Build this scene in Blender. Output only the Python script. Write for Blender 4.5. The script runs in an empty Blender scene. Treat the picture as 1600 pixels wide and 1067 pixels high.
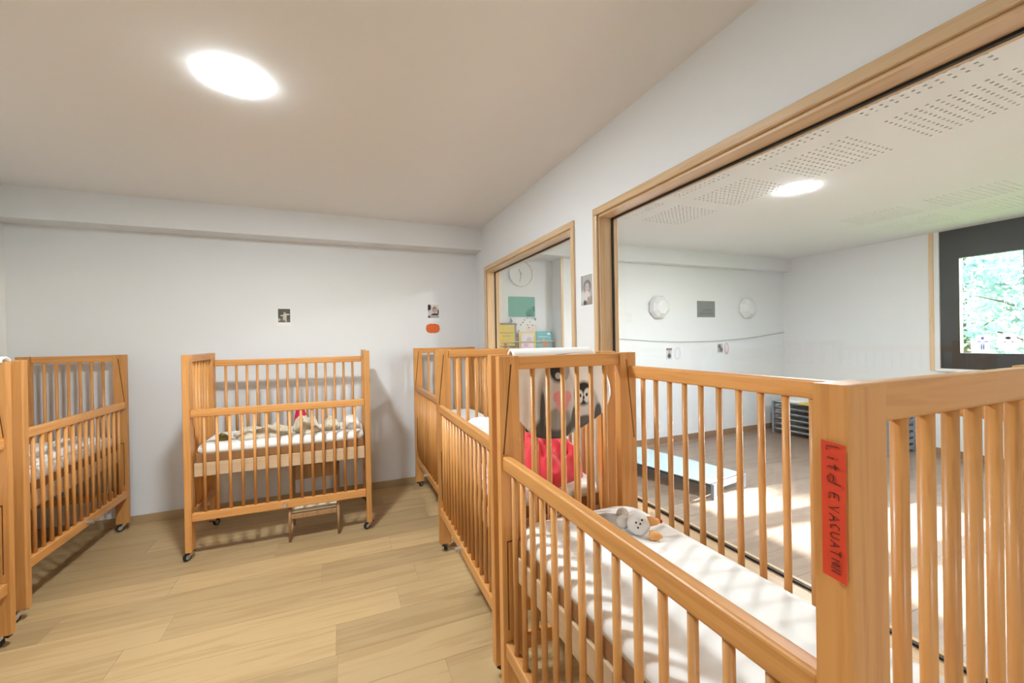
import bpy, bmesh, math, random
from mathutils import Vector, Matrix, noise
random.seed(7)
PI = math.pi
scene = bpy.context.scene
C = scene.collection

# ------------------------------------------------------------------ camera
cam_d = bpy.data.cameras.new('camera'); cam = bpy.data.objects.new('camera', cam_d); C.objects.link(cam)
cam_d.sensor_width = 36.0; cam_d.sensor_fit = 'HORIZONTAL'; cam_d.lens = 646.87 / 1600 * 36; cam_d.clip_start = 0.02
yaw, pitch, roll = math.radians(22.4383), math.radians(-0.1611), math.radians(0.9919)
Fv = Vector((math.sin(yaw) * math.cos(pitch), math.cos(yaw) * math.cos(pitch), math.sin(pitch)))
Rv = Vector((math.cos(yaw), -math.sin(yaw), 0)); Uv = Rv.cross(Fv)
R2 = Rv * math.cos(roll) - Uv * math.sin(roll); U2 = Rv * math.sin(roll) + Uv * math.cos(roll)
cam.matrix_world = Matrix(((R2.x, U2.x, -Fv.x, 0), (R2.y, U2.y, -Fv.y, 0), (R2.z, U2.z, -Fv.z, 1.42), (0, 0, 0, 1)))
scene.camera = cam
# ------------------------------------------------------------------ world, sun, exposure
world = bpy.data.worlds.new('World'); scene.world = world; world.use_nodes = True
wn = world.node_tree
sky = wn.nodes.new('ShaderNodeTexSky'); sky.sky_type = 'NISHITA'; sky.sun_disc = False
sky.sun_elevation = math.radians(31); sky.sun_rotation = math.radians(96); sky.air_density = 1.0
bgn = wn.nodes['Background']; wn.links.new(sky.outputs[0], bgn.inputs[0]); bgn.inputs[1].default_value = 1.2
sd = bpy.data.lights.new('sun', 'SUN'); sd.energy = 24.0; sd.angle = math.radians(1.2); sd.color = (1, .99, .98)
so = bpy.data.objects.new('sun', sd); C.objects.link(so); so.location = (14, 1, 9)
so.rotation_euler = Vector((-3.64, .42, -2.2)).to_track_quat('-Z', 'Y').to_euler()
LAMP_E = 305.0          # ceiling lamp discs
scene.view_settings.view_transform = 'Standard'; scene.view_settings.look = 'None'
scene.view_settings.exposure = 0.95; scene.view_settings.gamma = 1.0; scene.view_settings.use_curve_mapping = False

# ------------------------------------------------------------------ materials
M = {}
def new_mat(name):
    m = bpy.data.materials.new(name); m.use_nodes = True; M[name] = m
    return m, m.node_tree, m.node_tree.nodes['Principled BSDF']
def plain(name, col, rough=.6, metal=0, bump=0, bscale=60, spec=None, sheen=0):
    m, t, b = new_mat(name)
    b.inputs['Base Color'].default_value = (*col, 1); b.inputs['Roughness'].default_value = rough; b.inputs['Metallic'].default_value = metal
    if spec is not None: b.inputs['Specular IOR Level'].default_value = spec
    if sheen: b.inputs['Sheen Weight'].default_value = sheen
    if bump:
        tc = t.nodes.new('ShaderNodeTexCoord'); n = t.nodes.new('ShaderNodeTexNoise'); n.inputs['Scale'].default_value = bscale; n.inputs['Detail'].default_value = 4
        bp = t.nodes.new('ShaderNodeBump'); bp.inputs['Strength'].default_value = bump; bp.inputs['Distance'].default_value = .004
        t.links.new(tc.outputs['Object'], n.inputs['Vector']); t.links.new(n.outputs['Fac'], bp.inputs['Height']); t.links.new(bp.outputs[0], b.inputs['Normal'])
    return m
def ramp(t, stops):
    r = t.nodes.new('ShaderNodeValToRGB'); e = r.color_ramp.elements
    while len(e) < len(stops): e.new(.5)
    for i, (p, c) in enumerate(stops): e[i].position = p; e[i].color = (*c, 1)
    return r
def wood(name, axis, light, dark, rough=.38, scale=26, vary=.16, coat=0.0, stretch=.045, bump=.05):
    m, t, b = new_mat(name); L = t.links
    tc = t.nodes.new('ShaderNodeTexCoord'); oi = t.nodes.new('ShaderNodeObjectInfo')
    off = t.nodes.new('ShaderNodeVectorMath'); off.operation = 'SCALE'; off.inputs[0].default_value = (31, 17, 23); L.new(oi.outputs['Random'], off.inputs['Scale'])
    ad = t.nodes.new('ShaderNodeVectorMath'); L.new(tc.outputs['Object'], ad.inputs[0]); L.new(off.outputs[0], ad.inputs[1])
    mp = t.nodes.new('ShaderNodeMapping'); s = [scale] * 3; s['xyz'.index(axis)] = scale * stretch; mp.inputs['Scale'].default_value = s
    L.new(ad.outputs[0], mp.inputs['Vector'])
    n = t.nodes.new('ShaderNodeTexNoise'); n.inputs['Scale'].default_value = 1.6; n.inputs['Detail'].default_value = 5; n.inputs['Distortion'].default_value = .6
    L.new(mp.outputs[0], n.inputs['Vector'])
    w = t.nodes.new('ShaderNodeMath'); w.operation = 'SINE'
    mu = t.nodes.new('ShaderNodeMath'); mu.operation = 'MULTIPLY'; mu.inputs[1].default_value = 18; L.new(n.outputs['Fac'], mu.inputs[0]); L.new(mu.outputs[0], w.inputs[0])
    mr = t.nodes.new('ShaderNodeMapRange'); mr.inputs[1].default_value = -1; L.new(w.outputs[0], mr.inputs[0])
    r = ramp(t, [(0, dark), (.45, [(a * 2 + c) / 3 for a, c in zip(light, dark)]), (1, light)]); L.new(mr.outputs[0], r.inputs[0])
    hv = t.nodes.new('ShaderNodeHueSaturation'); va = t.nodes.new('ShaderNodeMapRange'); va.inputs[3].default_value = 1 - vary; va.inputs[4].default_value = 1 + vary * .6
    L.new(oi.outputs['Random'], va.inputs[0]); L.new(va.outputs[0], hv.inputs['Value']); L.new(r.outputs[0], hv.inputs['Color'])
    L.new(hv.outputs[0], b.inputs['Base Color']); b.inputs['Roughness'].default_value = rough
    if coat: b.inputs['Coat Weight'].default_value = coat; b.inputs['Coat Roughness'].default_value = .18
    bp = t.nodes.new('ShaderNodeBump'); bp.inputs['Strength'].default_value = bump; bp.inputs['Distance'].default_value = .001
    L.new(mr.outputs[0], bp.inputs['Height']); L.new(bp.outputs[0], b.inputs['Normal'])
    return m
PL, PD = (.69, .325, .098), (.61, .268, .072)
for ax in 'xyz': wood('pine_' + ax, ax, PL, PD, .42, coat=.12, bump=0)
WL, WD = (.73, .52, .31), (.66, .43, .225)
for ax in 'xyz': wood('frame_' + ax, ax, WL, WD, .3, coat=.3, vary=.12)
wood('plank', 'x', (.55, .378, .188), (.48, .318, .150), .45, scale=13, vary=.20, stretch=.07)
wood('plank_brown', 'x', (.31, .232, .18), (.26, .19, .145), .3, scale=12, vary=.10, stretch=.07)
wood('birch', 'x', (.66, .47, .29), (.60, .41, .24), .5, scale=20, vary=.05)
wood('chair_wood', 'z', (.42, .24, .11), (.33, .17, .07), .5, vary=.08)
plain('wall_paint', (.79, .80, .81), .75, bump=.06, bscale=180)
plain('ceiling_paint', (.83, .82, .81), .8, bump=.05, bscale=150)
plain('ceiling_tile', (.82, .81, .80), .8)
plain('dark_void', (.07, .062, .055), .9)
plain('floor_base', (.30, .20, .10), .6)
plain('floor_base_brown', (.17, .115, .08), .6)
plain('baseboard_oak', (.44, .31, .165), .45, bump=.05)
plain('baseboard_brown', (.30, .19, .12), .45, bump=.05)
plain('black_rubber', (.012, .012, .012), .55)
plain('groove_dark', (.10, .04, .012), .8)
plain('chrome', (.62, .62, .62), .25, 1)
plain('grey_metal', (.55, .53, .5), .4, .8)
plain('grey_plastic', (.28, .29, .31), .5)
plain('wheel_grey', (.35, .35, .36), .45)
plain('sheet_white', (.86, .85, .83), .85, bump=.25, bscale=25, sheen=.2)
plain('linen_white', (.80, .79, .77), .85, bump=.3, bscale=18, sheen=.2)
plain('brown_side', (.30, .135, .05), .6)
plain('cotton_red', (.74, .035, .055), .8, bump=.35, bscale=14, sheen=.3)
plain('cotton_pink', (.66, .012, .075), .8, bump=.2)
plain('olive', (.24, .20, .05), .85)
plain('plush_grey', (.72, .68, .64), .9, bump=.5, bscale=90, sheen=.5)
plain('plush_grey_print', (.52, .51, .50), .9, bump=.3, bscale=60)
plain('plush_orange', (.80, .40, .14), .85, bump=.3)
plain('plush_red', (.45, .01, .02), .7)
plain('plush_brown', (.10, .04, .022), .9, bump=.6, bscale=80)
plain('black', (.008, .008, .008), .5)
plain('cot_blue', (.50, .64, .68), .7, bump=.25, bscale=16)
plain('cot_grey', (.23, .26, .31), .5)
plain('cot_frame', (.05, .052, .055), .5)
plain('blanket_teal', (.45, .60, .60), .8, bump=.3, bscale=20)
plain('blanket_yellow', (.72, .55, .10), .8)
plain('dark_frame', (.028, .030, .031), .38)
plain('paper_white', (.84, .84, .83), .7)
plain('ink', (.10, .018, .010), .7)
plain('orange_paper', (.72, .14, .025), .6)
plain('tag_red', (.74, .06, .02), .45)
plain('cream', (.80, .74, .55), .5)
plain('string', (.35, .35, .36), .7)
plain('plaster', (.76, .76, .76), .7)
plain('bark', (.10, .07, .045), .9)
plain('grass', (.16, .26, .07), .95)
def foliage(name, a, bcol):
    m, t, b = new_mat(name)
    oi = t.nodes.new('ShaderNodeTexCoord'); n = t.nodes.new('ShaderNodeTexNoise'); n.inputs['Scale'].default_value = 3
    t.links.new(oi.outputs['Object'], n.inputs['Vector']); r = ramp(t, [(.35, a), (.65, bcol)]); t.links.new(n.outputs['Fac'], r.inputs[0])
    t.links.new(r.outputs[0], b.inputs['Base Color']); b.inputs['Roughness'].default_value = .6
    tr = t.nodes.new('ShaderNodeBsdfTranslucent'); t.links.new(r.outputs[0], tr.inputs['Color'])
    mx = t.nodes.new('ShaderNodeMixShader'); mx.inputs[0].default_value = .4
    t.links.new(b.outputs[0], mx.inputs[1]); t.links.new(tr.outputs[0], mx.inputs[2]); t.links.new(mx.outputs[0], t.nodes['Material Output'].inputs[0])
foliage('leaves', (.18, .29, .21), (.42, .54, .42))
foliage('leaves_pale', (.19, .31, .25), (.46, .58, .50))
def emit(name, col, s):
    m, t, b = new_mat(name); b.inputs['Base Color'].default_value = (.9, .9, .9, 1)
    b.inputs['Emission Color'].default_value = (*col, 1); b.inputs['Emission Strength'].default_value = s
emit('lamp_glow', (.85, .955, 1), LAMP_E)
emit('lamp_glow_play', (.90, .965, 1), LAMP_E * 1.25)
def glass(name, tint, ior):
    m, t, b = new_mat(name); t.nodes.remove(b)
    tr = t.nodes.new('ShaderNodeBsdfTransparent'); tr.inputs[0].default_value = (*tint, 1)
    gl = t.nodes.new('ShaderNodeBsdfGlossy'); gl.inputs['Roughness'].default_value = 0.0
    lw = t.nodes.new('ShaderNodeLayerWeight'); lw.inputs[0].default_value = .5       # Schlick's Fresnel curve, the same on both faces of the thin pane
    pw = t.nodes.new('ShaderNodeMath'); pw.operation = 'POWER'; pw.inputs[1].default_value = 5; t.links.new(lw.outputs['Facing'], pw.inputs[0])
    fr = t.nodes.new('ShaderNodeMapRange'); f0 = ((ior - 1) / (ior + 1)) ** 2; fr.inputs[3].default_value = f0; fr.inputs[4].default_value = 1.0; t.links.new(pw.outputs[0], fr.inputs[0])
    mx = t.nodes.new('ShaderNodeMixShader'); t.links.new(fr.outputs[0], mx.inputs[0]); t.links.new(tr.outputs[0], mx.inputs[1]); t.links.new(gl.outputs[0], mx.inputs[2])
    t.links.new(mx.outputs[0], t.nodes['Material Output'].inputs[0])
glass('glass', (.965, .975, .97), 1.42)
def print_mat(name, bg, shapes, rough=.6, soft=.25, thin=0):
    """flat print: ellipses ('e') and rectangles ('r') in UV space: (kind, cx, cy, rx, ry, colour)"""
    m, t, b = new_mat(name); L = t.links
    uv = t.nodes.new('ShaderNodeUVMap'); uv.uv_map = 'UVMap'
    col = t.nodes.new('ShaderNodeRGB'); col.outputs[0].default_value = (*bg, 1); cur = col.outputs[0]
    for k, cx, cy, rx, ry, c in shapes:
        s = t.nodes.new('ShaderNodeVectorMath'); s.operation = 'SUBTRACT'; s.inputs[1].default_value = (cx, cy, 0); L.new(uv.outputs[0], s.inputs[0])
        d = t.nodes.new('ShaderNodeVectorMath'); d.operation = 'DIVIDE'; d.inputs[1].default_value = (rx, ry, 1); L.new(s.outputs[0], d.inputs[0])
        if k == 'e':
            ln = t.nodes.new('ShaderNodeVectorMath'); ln.operation = 'LENGTH'; L.new(d.outputs[0], ln.inputs[0]); val = ln.outputs['Value']
        else:
            ab = t.nodes.new('ShaderNodeVectorMath'); ab.operation = 'ABSOLUTE'; L.new(d.outputs[0], ab.inputs[0])
            sx = t.nodes.new('ShaderNodeSeparateXYZ'); L.new(ab.outputs[0], sx.inputs[0])
            mm = t.nodes.new('ShaderNodeMath'); mm.operation = 'MAXIMUM'; L.new(sx.outputs[0], mm.inputs[0]); L.new(sx.outputs[1], mm.inputs[1]); val = mm.outputs[0]
        sf = soft if k == 'e' else .04
        mr = t.nodes.new('ShaderNodeMapRange'); mr.inputs[1].default_value = 1 - sf; mr.inputs[2].default_value = 1 + sf; mr.inputs[3].default_value = 1; mr.inputs[4].default_value = 0
        L.new(val, mr.inputs[0])
        mx = t.nodes.new('ShaderNodeMix'); mx.data_type = 'RGBA'; L.new(mr.outputs[0], mx.inputs[0]); L.new(cur, mx.inputs[6]); mx.inputs[7].default_value = (*c, 1); cur = mx.outputs[2]
    L.new(cur, b.inputs['Base Color']); b.inputs['Roughness'].default_value = rough
    if thin:      # thin film that lets daylight through
        tr = t.nodes.new('ShaderNodeBsdfTranslucent'); L.new(cur, tr.inputs['Color']); ms = t.nodes.new('ShaderNodeMixShader'); ms.inputs[0].default_value = thin
        L.new(b.outputs[0], ms.inputs[1]); L.new(tr.outputs[0], ms.inputs[2]); L.new(ms.outputs[0], t.nodes['Material Output'].inputs[0])
    return m
def dotted(name, bg, c, scale, thr):
    m, t, b = new_mat(name); tc = t.nodes.new('ShaderNodeTexCoord'); v = t.nodes.new('ShaderNodeTexVoronoi'); v.inputs['Scale'].default_value = scale
    t.links.new(tc.outputs['Object'], v.inputs['Vector']); r = ramp(t, [(0, c), (thr, c), (thr + .06, bg)]); t.links.new(v.outputs['Distance'], r.inputs[0])
    t.links.new(r.outputs[0], b.inputs['Base Color']); b.inputs['Roughness'].default_value = .85
    return m
dotted('blanket_star', (.68, .60, .46), (.80, .76, .66), 55, .16)
dotted('sheet_motif', (.84, .83, .81), (.55, .50, .42), 26, .12)
dotted('pillow_motif', (.83, .83, .84), (.38, .30, .52), 13, .2)
dotted('sheet_flower', (.86, .85, .83), (.82, .74, .50), 7, .10)

# ------------------------------------------------------------------ geometry helpers
def finish(bm, name, mat, parent=None, smooth=False, loc=None, rotz=0, auto=None):
    me = bpy.data.meshes.new(name); bm.normal_update(); bm.to_mesh(me); bm.free()
    for m in (mat if isinstance(mat, (list, tuple)) else [mat]): me.materials.append(M[m])
    if smooth: 
        for p in me.polygons: p.use_smooth = True
    return link(name, me, parent, loc, rotz)
def link(name, me, parent=None, loc=None, rotz=0):
    o = bpy.data.objects.new(name, me); C.objects.link(o)
    if parent: o.parent = parent
    if loc is not None: o.location = loc
    if rotz: o.rotation_euler = (0, 0, rotz)
    return o
def empty(name, loc=(0, 0, 0), rotz=0):
    o = bpy.data.objects.new(name, None); C.objects.link(o); o.location = loc; o.rotation_euler = (0, 0, rotz); o.empty_display_size = .1
    return o
def tag(o, label, cat, group=None, kind=None):
    o['label'] = label; o['category'] = cat
    if group: o['group'] = group
    if kind: o['kind'] = kind
    return o
def struct(o, label):
    o['kind'] = 'structure'; o['label'] = label
    return o
def bx(bm, x0, x1, y0, y1, z0, z1, bevel=0, seg=2):
    r = bmesh.ops.create_cube(bm, size=1); vs = r['verts']
    for v in vs: v.co = Vector(((x0 + x1) / 2 + v.co.x * (x1 - x0), (y0 + y1) / 2 + v.co.y * (y1 - y0), (z0 + z1) / 2 + v.co.z * (z1 - z0)))
    if bevel:
        es = list({e for v in vs for e in v.link_edges}); bmesh.ops.bevel(bm, geom=es, offset=bevel, segments=seg, affect='EDGES', profile=.5)
def box(name, mat, x0, x1, y0, y1, z0, z1, parent=None, bevel=0, seg=2):
    bm = bmesh.new(); bx(bm, x0, x1, y0, y1, z0, z1, bevel, seg); return finish(bm, name, mat, parent)
def tube(bm, pts, r, n=10, cap=True):
    rings = []; pts = [Vector(p) for p in pts]
    for i, p in enumerate(pts):
        d = (pts[min(i + 1, len(pts) - 1)] - pts[max(i - 1, 0)]).normalized()
        a = d.cross(Vector((0, 0, 1))) if abs(d.z) < .9 else d.cross(Vector((1, 0, 0))); a.normalize(); c = d.cross(a)
        rr = r[i] if isinstance(r, (list, tuple)) else r
        rings.append([bm.verts.new(p + a * rr * math.cos(2 * PI * k / n) + c * rr * math.sin(2 * PI * k / n)) for k in range(n)])
    for A, B in zip(rings, rings[1:]):
        for k in range(n): bm.faces.new((A[k], A[(k + 1) % n], B[(k + 1) % n], B[k]))
    if cap: bm.faces.new(rings[0][::-1]); bm.faces.new(rings[-1])
    bmesh.ops.recalc_face_normals(bm, faces=bm.faces)
def extrude_poly(bm, pts, axis, a, b):
    """pts 2-D polygon; axis = extrusion axis; the 2-D coordinates fill the other two axes in order"""
    def mk(p, h):
        q = list(p); q.insert('xyz'.index(axis), h); return bm.verts.new(q)
    A = [mk(p, a) for p in pts]; B = [mk(p, b) for p in pts]; n = len(pts)
    bm.faces.new(A); bm.faces.new(B)
    for k in range(n): bm.faces.new((A[k], A[(k + 1) % n], B[(k + 1) % n], B[k]))
def ellipsoid(bm, c, r, rot=None, u=20, v=14):
    res = bmesh.ops.create_uvsphere(bm, u_segments=u, v_segments=v, radius=1)
    mt = Matrix.Translation(c) @ (rot.to_matrix().to_4x4() if rot else Matrix()) @ Matrix.Diagonal((*r, 1))
    bmesh.ops.transform(bm, matrix=mt, verts=res['verts'])
def loft(bm, rings, cap=True):
    R = [[bm.verts.new(p) for p in ring] for ring in rings]; n = len(R[0])
    for A, B in zip(R, R[1:]):
        for k in range(n): bm.faces.new((A[k], A[(k + 1) % n], B[(k + 1) % n], B[k]))
    if cap: bm.faces.new(R[0][::-1]); bm.faces.new(R[-1])
def rrect(x0, x1, y0, y1, r, z, n=7):
    out = []
    for cx, cy, a0 in ((x1 - r, y1 - r, 0), (x0 + r, y1 - r, PI / 2), (x0 + r, y0 + r, PI), (x1 - r, y0 + r, 1.5 * PI)):
        for k in range(n):
            a = a0 + PI / 2 * k / (n - 1); out.append((cx + r * math.cos(a), cy + r * math.sin(a), z))
    return out
def heap(name, mat, c, rx, ry, h, seed, rotz=0, freq=5.0, p=3, fold=.55, parent=None, nr=26, ns=72, edge=.15):
    """crumpled cloth lying on a surface: a closed heightfield with creases"""
    bm = bmesh.new(); rows = []
    for i in range(1, nr + 1):
        r = i / nr; row = []
        for k in range(ns):
            a = 2 * PI * k / ns
            e = 1 + edge * 2 * noise.noise(Vector((math.cos(a) * 1.7 + seed, math.sin(a) * 1.7, seed * .7)))
            sx = abs(math.cos(a)) ** .75 * (1 if math.cos(a) > 0 else -1); sy = abs(math.sin(a)) ** .75 * (1 if math.sin(a) > 0 else -1)
            x, y = rx * r * e * sx, ry * r * e * sy
            q = Vector((x * freq + seed, y * freq * 1.3, seed))
            f = noise.noise(q) * .7 + (1 - 2 * abs(noise.noise(q * 1.9 + Vector((3, 1, 2))))) * .55
            z = h * max(0, 1 - r ** p) ** .5 * (1 - fold * .6 + fold * f)
            row.append(bm.verts.new((x, y, max(z, .001) if i < nr else 0)))
        rows.append(row)
    q = Vector((seed, 0, seed)); f = noise.noise(q) * .7 + (1 - 2 * abs(noise.noise(q * 1.9 + Vector((3, 1, 2))))) * .55
    top = bm.verts.new((0, 0, h * (1 - fold * .6 + fold * f)))
    for k in range(ns): bm.faces.new((top, rows[0][k], rows[0][(k + 1) % ns]))
    for A, B in zip(rows, rows[1:]):
        for k in range(ns): bm.faces.new((A[k], B[k], B[(k + 1) % ns], A[(k + 1) % ns]))
    bm.faces.new(rows[-1][::-1])
    o = finish(bm, name, mat, parent, smooth=True, loc=c, rotz=rotz)
    return o
def flat_print(name, mat, plane, u0, u1, v0, v1, at, th=.002, parent=None, outline=None):
    """thin sheet on a wall. plane 'y-': wall normal -Y, u = x; 'x-': wall normal -X, u runs along -Y"""
    bm = bmesh.new(); uvl = bm.loops.layers.uv.new('UVMap')
    pts = outline or [(0, 0), (1, 0), (1, 1), (0, 1)]
    def P(p, d):
        u = u0 + (u1 - u0) * p[0]; v = v0 + (v1 - v0) * p[1]
        return (u, at - d, v) if plane == 'y-' else (at - d, u, v)
    A = [bm.verts.new(P(p, 0)) for p in pts]; B = [bm.verts.new(P(p, th)) for p in pts]; n = len(pts)
    fs = [bm.faces.new(B), bm.faces.new(A[::-1])] + [bm.faces.new((A[k], A[(k + 1) % n], B[(k + 1) % n], B[k])) for k in range(n)]
    for f in fs:
        for l in f.loops:
            i = (A.index(l.vert) if l.vert in A else B.index(l.vert)); l[uvl].uv = pts[i]
    bmesh.ops.recalc_face_normals(bm, faces=bm.faces)
    return finish(bm, name, mat, parent)

# ------------------------------------------------------------------ the two rooms
XL, XW, XW2, XR = -2.267, 1.342, 1.458, 6.436
YB, YB2, YN = 4.2226, 4.3864, 4.595
Y0 = -4.2
ZC, ZC2 = 2.5702, 2.5924
BEAM_Y, BEAM_Z = YB - .198, 2.3445
BEAM2_Y, BEAM2_Z = YB2 - .125, 2.4037
struct(box('wall_back', 'wall_paint', XL - .15, XW, YB, YB + .12, 0, 2.9), 'plain white back wall of the sleeping room')
struct(box('wall_left', 'wall_paint', XL - .15, XL, Y0, YB, 0, 2.9), 'white wall opposite the windows')
struct(box('wall_rear', 'wall_paint', XL - .15, XR + .2, Y0 - .15, Y0, 0, 2.9), 'white wall at the other end of the room')
struct(box('ceiling', 'ceiling_paint', XL, XW, Y0, YB, ZC, 2.9), 'plain white ceiling of the sleeping room')
struct(box('trim_1', 'wall_paint', XL, XW, BEAM_Y, YB, BEAM_Z, ZC), 'white boxed beam along the top of the back wall')
# partition with two glazed openings
W1 = dict(y0=.38, y1=1.955, z0=.56, z1=2.112)      # clear openings
W2 = dict(y0=2.24, y1=3.88, z0=.56, z1=2.112)
bm = bmesh.new()
for y0, y1, z0, z1 in ((Y0, W1['y0'] - .02, 0, 2.9), (W1['y1'] + .02, W2['y0'] - .02, 0, 2.9), (W2['y1'] + .02, YB2 + .3, 0, 2.9),
                       (W1['y0'] - .02, W1['y1'] + .02, 0, W1['z0'] - .02), (W1['y0'] - .02, W1['y1'] + .02, W1['z1'] + .02, 2.9),
                       (W2['y0'] - .02, W2['y1'] + .02, 0, W2['z0'] - .02), (W2['y0'] - .02, W2['y1'] + .02, W2['z1'] + .02, 2.9)):
    bx(bm, XW, XW2, y0, y1, z0, z1)
struct(finish(bm, 'wall_right', 'wall_paint'), 'white partition wall with the two wood framed interior windows')
def interior_window(name, w, label):
    root = empty(name, (XW, (w['y0'] + w['y1']) / 2, w['z0'])); struct(root, label)
    def part(n, mat, *b, bevel=0, seg=2):
        o = box(n, mat, *b, bevel=bevel, seg=seg); o.parent = root; o.matrix_parent_inverse = Matrix.Translation(root.location).inverted(); return o
    y0, y1, z0, z1 = w['y0'], w['y1'], w['z0'], w['z1']; t = .036
    for s, xa, xb in (('room', XW - .016, XW), ('play', XW2, XW2 + .016)):
        part('trim_board', 'frame_y', xa, xb, y0 - t, y1 + t, z1, z1 + t + .004, bevel=.004)
        part('trim_board', 'frame_y', xa, xb, y0 - t, y1 + t, z0 - t, z0, bevel=.004)
        part('trim_board', 'frame_z', xa, xb, y1, y1 + t, z0, z1, bevel=.004)
        part('trim_board', 'frame_z', xa, xb, y0 - t, y0, z0, z1, bevel=.004)
    L = .02
    part('lining_board', 'frame_y', XW + .001, XW2 - .001, y0 - L + .001, y1 + L - .001, z1 - .012, z1 + L - .001)
    part('lining_board', 'frame_y', XW + .001, XW2 - .001, y0 - L + .001, y1 + L - .001, z0 - L + .001, z0 + .012)
    part('lining_board', 'frame_z', XW + .001, XW2 - .001, y1 - .008, y1 + L - .001, z0 + .012, z1 - .012)
    part('lining_board', 'frame_z', XW + .001, XW2 - .001, y0 - L + .001, y0 + .008, z0 + .012, z1 - .012)
    g0, g1 = XW + .080, XW + .090; a0, a1, b0, b1 = y0 + .008, y1 - .008, z0 + .012, z1 - .012
    part('gasket', 'black_rubber', g0, g1, a0, a1, b1 - .008, b1); part('gasket', 'black_rubber', g0, g1, a0, a1, b0, b0 + .008)
    part('gasket', 'black_rubber', g0, g1, a1 - .008, a1, b0 + .008, b1 - .008); part('gasket', 'black_rubber', g0, g1, a0, a0 + .008, b0 + .008, b1 - .008)
    part('glass_pane', 'glass', XW + .082, XW + .088, a0 + .006, a1 - .006, b0 + .006, b1 - .006)
    # stop bead on the far side
    e0, e1 = XW + .0905, XW + .105
    part('stop_bead', 'frame_y', e0, e1, a0, a1, b1 - .01, b1); part('stop_bead', 'frame_y', e0, e1, a0, a1, b0, b0 + .01)
    part('stop_bead', 'frame_z', e0, e1, a1 - .012, a1, b0 + .01, b1 - .01); part('stop_bead', 'frame_z', e0, e1, a0, a0 + .012, b0 + .01, b1 - .01)
interior_window('window_1', W1, 'large wood framed interior window onto the play room')
interior_window('window_2', W2, 'smaller wood framed interior window next to the corner')
# play room shell
NX = 2.455    # right edge of the recess
bm = bmesh.new()
bx(bm, NX, XR + .2, YB2, YB2 + .4, 0, 2.9); bx(bm, XW2, NX, YN, YB2 + .4, 0, 2.9); bx(bm, XW2, NX, YB2, YN, BEAM2_Z, 2.9)
struct(finish(bm, 'wall_back', 'wall_paint'), 'white back wall of the play room with a recess at one end')
struct(box('trim_2', 'wall_paint', XW2, XR, BEAM2_Y, YB2, BEAM2_Z, ZC2), 'white boxed beam along the play room back wall')
struct(box('trim_3', 'frame_z', NX, NX + .032, YB2 - .012, YB2, 0, BEAM2_Z, bevel=.003), 'wooden edge strip beside the book recess')
# perforated ceiling: plates with real holes set into openings of the ceiling
PATCH = []
for xa in (1.535, 2.145, 2.78): 
    for k in range(6): PATCH.append((xa, xa + .50, -.505 + .665 * k, -.505 + .665 * k + .515))
for xa in (4.75, 5.40):
    for k in range(5): PATCH.append((xa, xa + .50, -.505 + .665 * k, -.505 + .665 * k + .515))
xs = sorted({XW2, XR} | {p[0] for p in PATCH} | {p[1] for p in PATCH}); ys = sorted({Y0, YB2} | {p[2] for p in PATCH} | {p[3] for p in PATCH})
bm = bmesh.new()
for xa, xb in zip(xs, xs[1:]):
    for ya, yb in zip(ys, ys[1:]):
        if not any(abs(p[0] - xa) < 1e-6 and abs(p[2] - ya) < 1e-6 for p in PATCH):
            bm.faces.new([bm.verts.new(v) for v in ((xa, ya, ZC2), (xa, yb, ZC2), (xb, yb, ZC2), (xb, ya, ZC2))])
bx(bm, XW2, XR, Y0, YB2, ZC2 + .06, ZC2 + .2)
bmesh.ops.remove_doubles(bm, verts=bm.verts, dist=1e-5)
ceil2 = struct(finish(bm, 'ceiling', 'ceiling_tile'), 'white play room ceiling with fields of perforations')
bm = bmesh.new(); NXH, NYH = 11, 12
def cuts(length, n, hole):
    pit = length / n; c = [0]
    for i in range(n): c += [pit * (i + .5) - hole / 2, pit * (i + .5) + hole / 2]
    return c + [length]
cx_, cy_ = cuts(.50, NXH, .0145), cuts(.515, NYH, .0145); D = .012
for i, (xa, xb) in enumerate(zip(cx_, cx_[1:])):
    for j, (ya, yb) in enumerate(zip(cy_, cy_[1:])):
        q = [(xa, ya), (xa, yb), (xb, yb), (xb, ya)]
        if i % 2 and j % 2:
            for (p, r_) in zip(q, q[1:] + q[:1]): bm.faces.new([bm.verts.new(v) for v in ((*p, 0), (*p, D), (*r_, D), (*r_, 0))])
            f = bm.faces.new([bm.verts.new((*p, D)) for p in q]); f.material_index = 1
        else: bm.faces.new([bm.verts.new((*p, 0)) for p in q])
me = None
for p in PATCH:
    if me is None: o = finish(bm, 'perforated_panel', ['ceiling_tile', 'dark_void'], ceil2, loc=(p[0], p[2], ZC2)); me = o.data
    else: o = link('perforated_panel', me, ceil2, (p[0], p[2], ZC2))
# floors of separate planks
def plank_floor(x0, x1, y0, y1, mat, base, label, seed, yoff, width=.22, rows_x=None):
    fl = struct(box('floor', base, x0, x1, y0, y1, -.05, -.003), label); rnd = random.Random(seed); cache = {}
    y = y0 + yoff - width
    while y < y1:
        ya, yb = max(y, y0), min(y + width, y1); x = x0 - rnd.random() * 1.2
        if yb - ya > .01:
            while x < x1:
                xa, xb = max(x, x0), min(x + 1.24, x1)
                if xb - xa > .01:
                    key = (round(xb - xa, 3), round(yb - ya, 3))
                    if key not in cache:
                        b_ = bmesh.new(); bx(b_, .0006, key[0] - .0006, .0006, key[1] - .0006, -.003, 0); o = finish(b_, 'plank', mat, fl, loc=(xa, ya, 0)); cache[key] = o.data
                    else: link('plank', cache[key], fl, (xa, ya, 0))
                x += 1.24
        y += width
    return fl
plank_floor(XL, XW, Y0, YB, 'plank', 'floor_base', 'light oak plank floor of the sleeping room', 5, .095)
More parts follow.
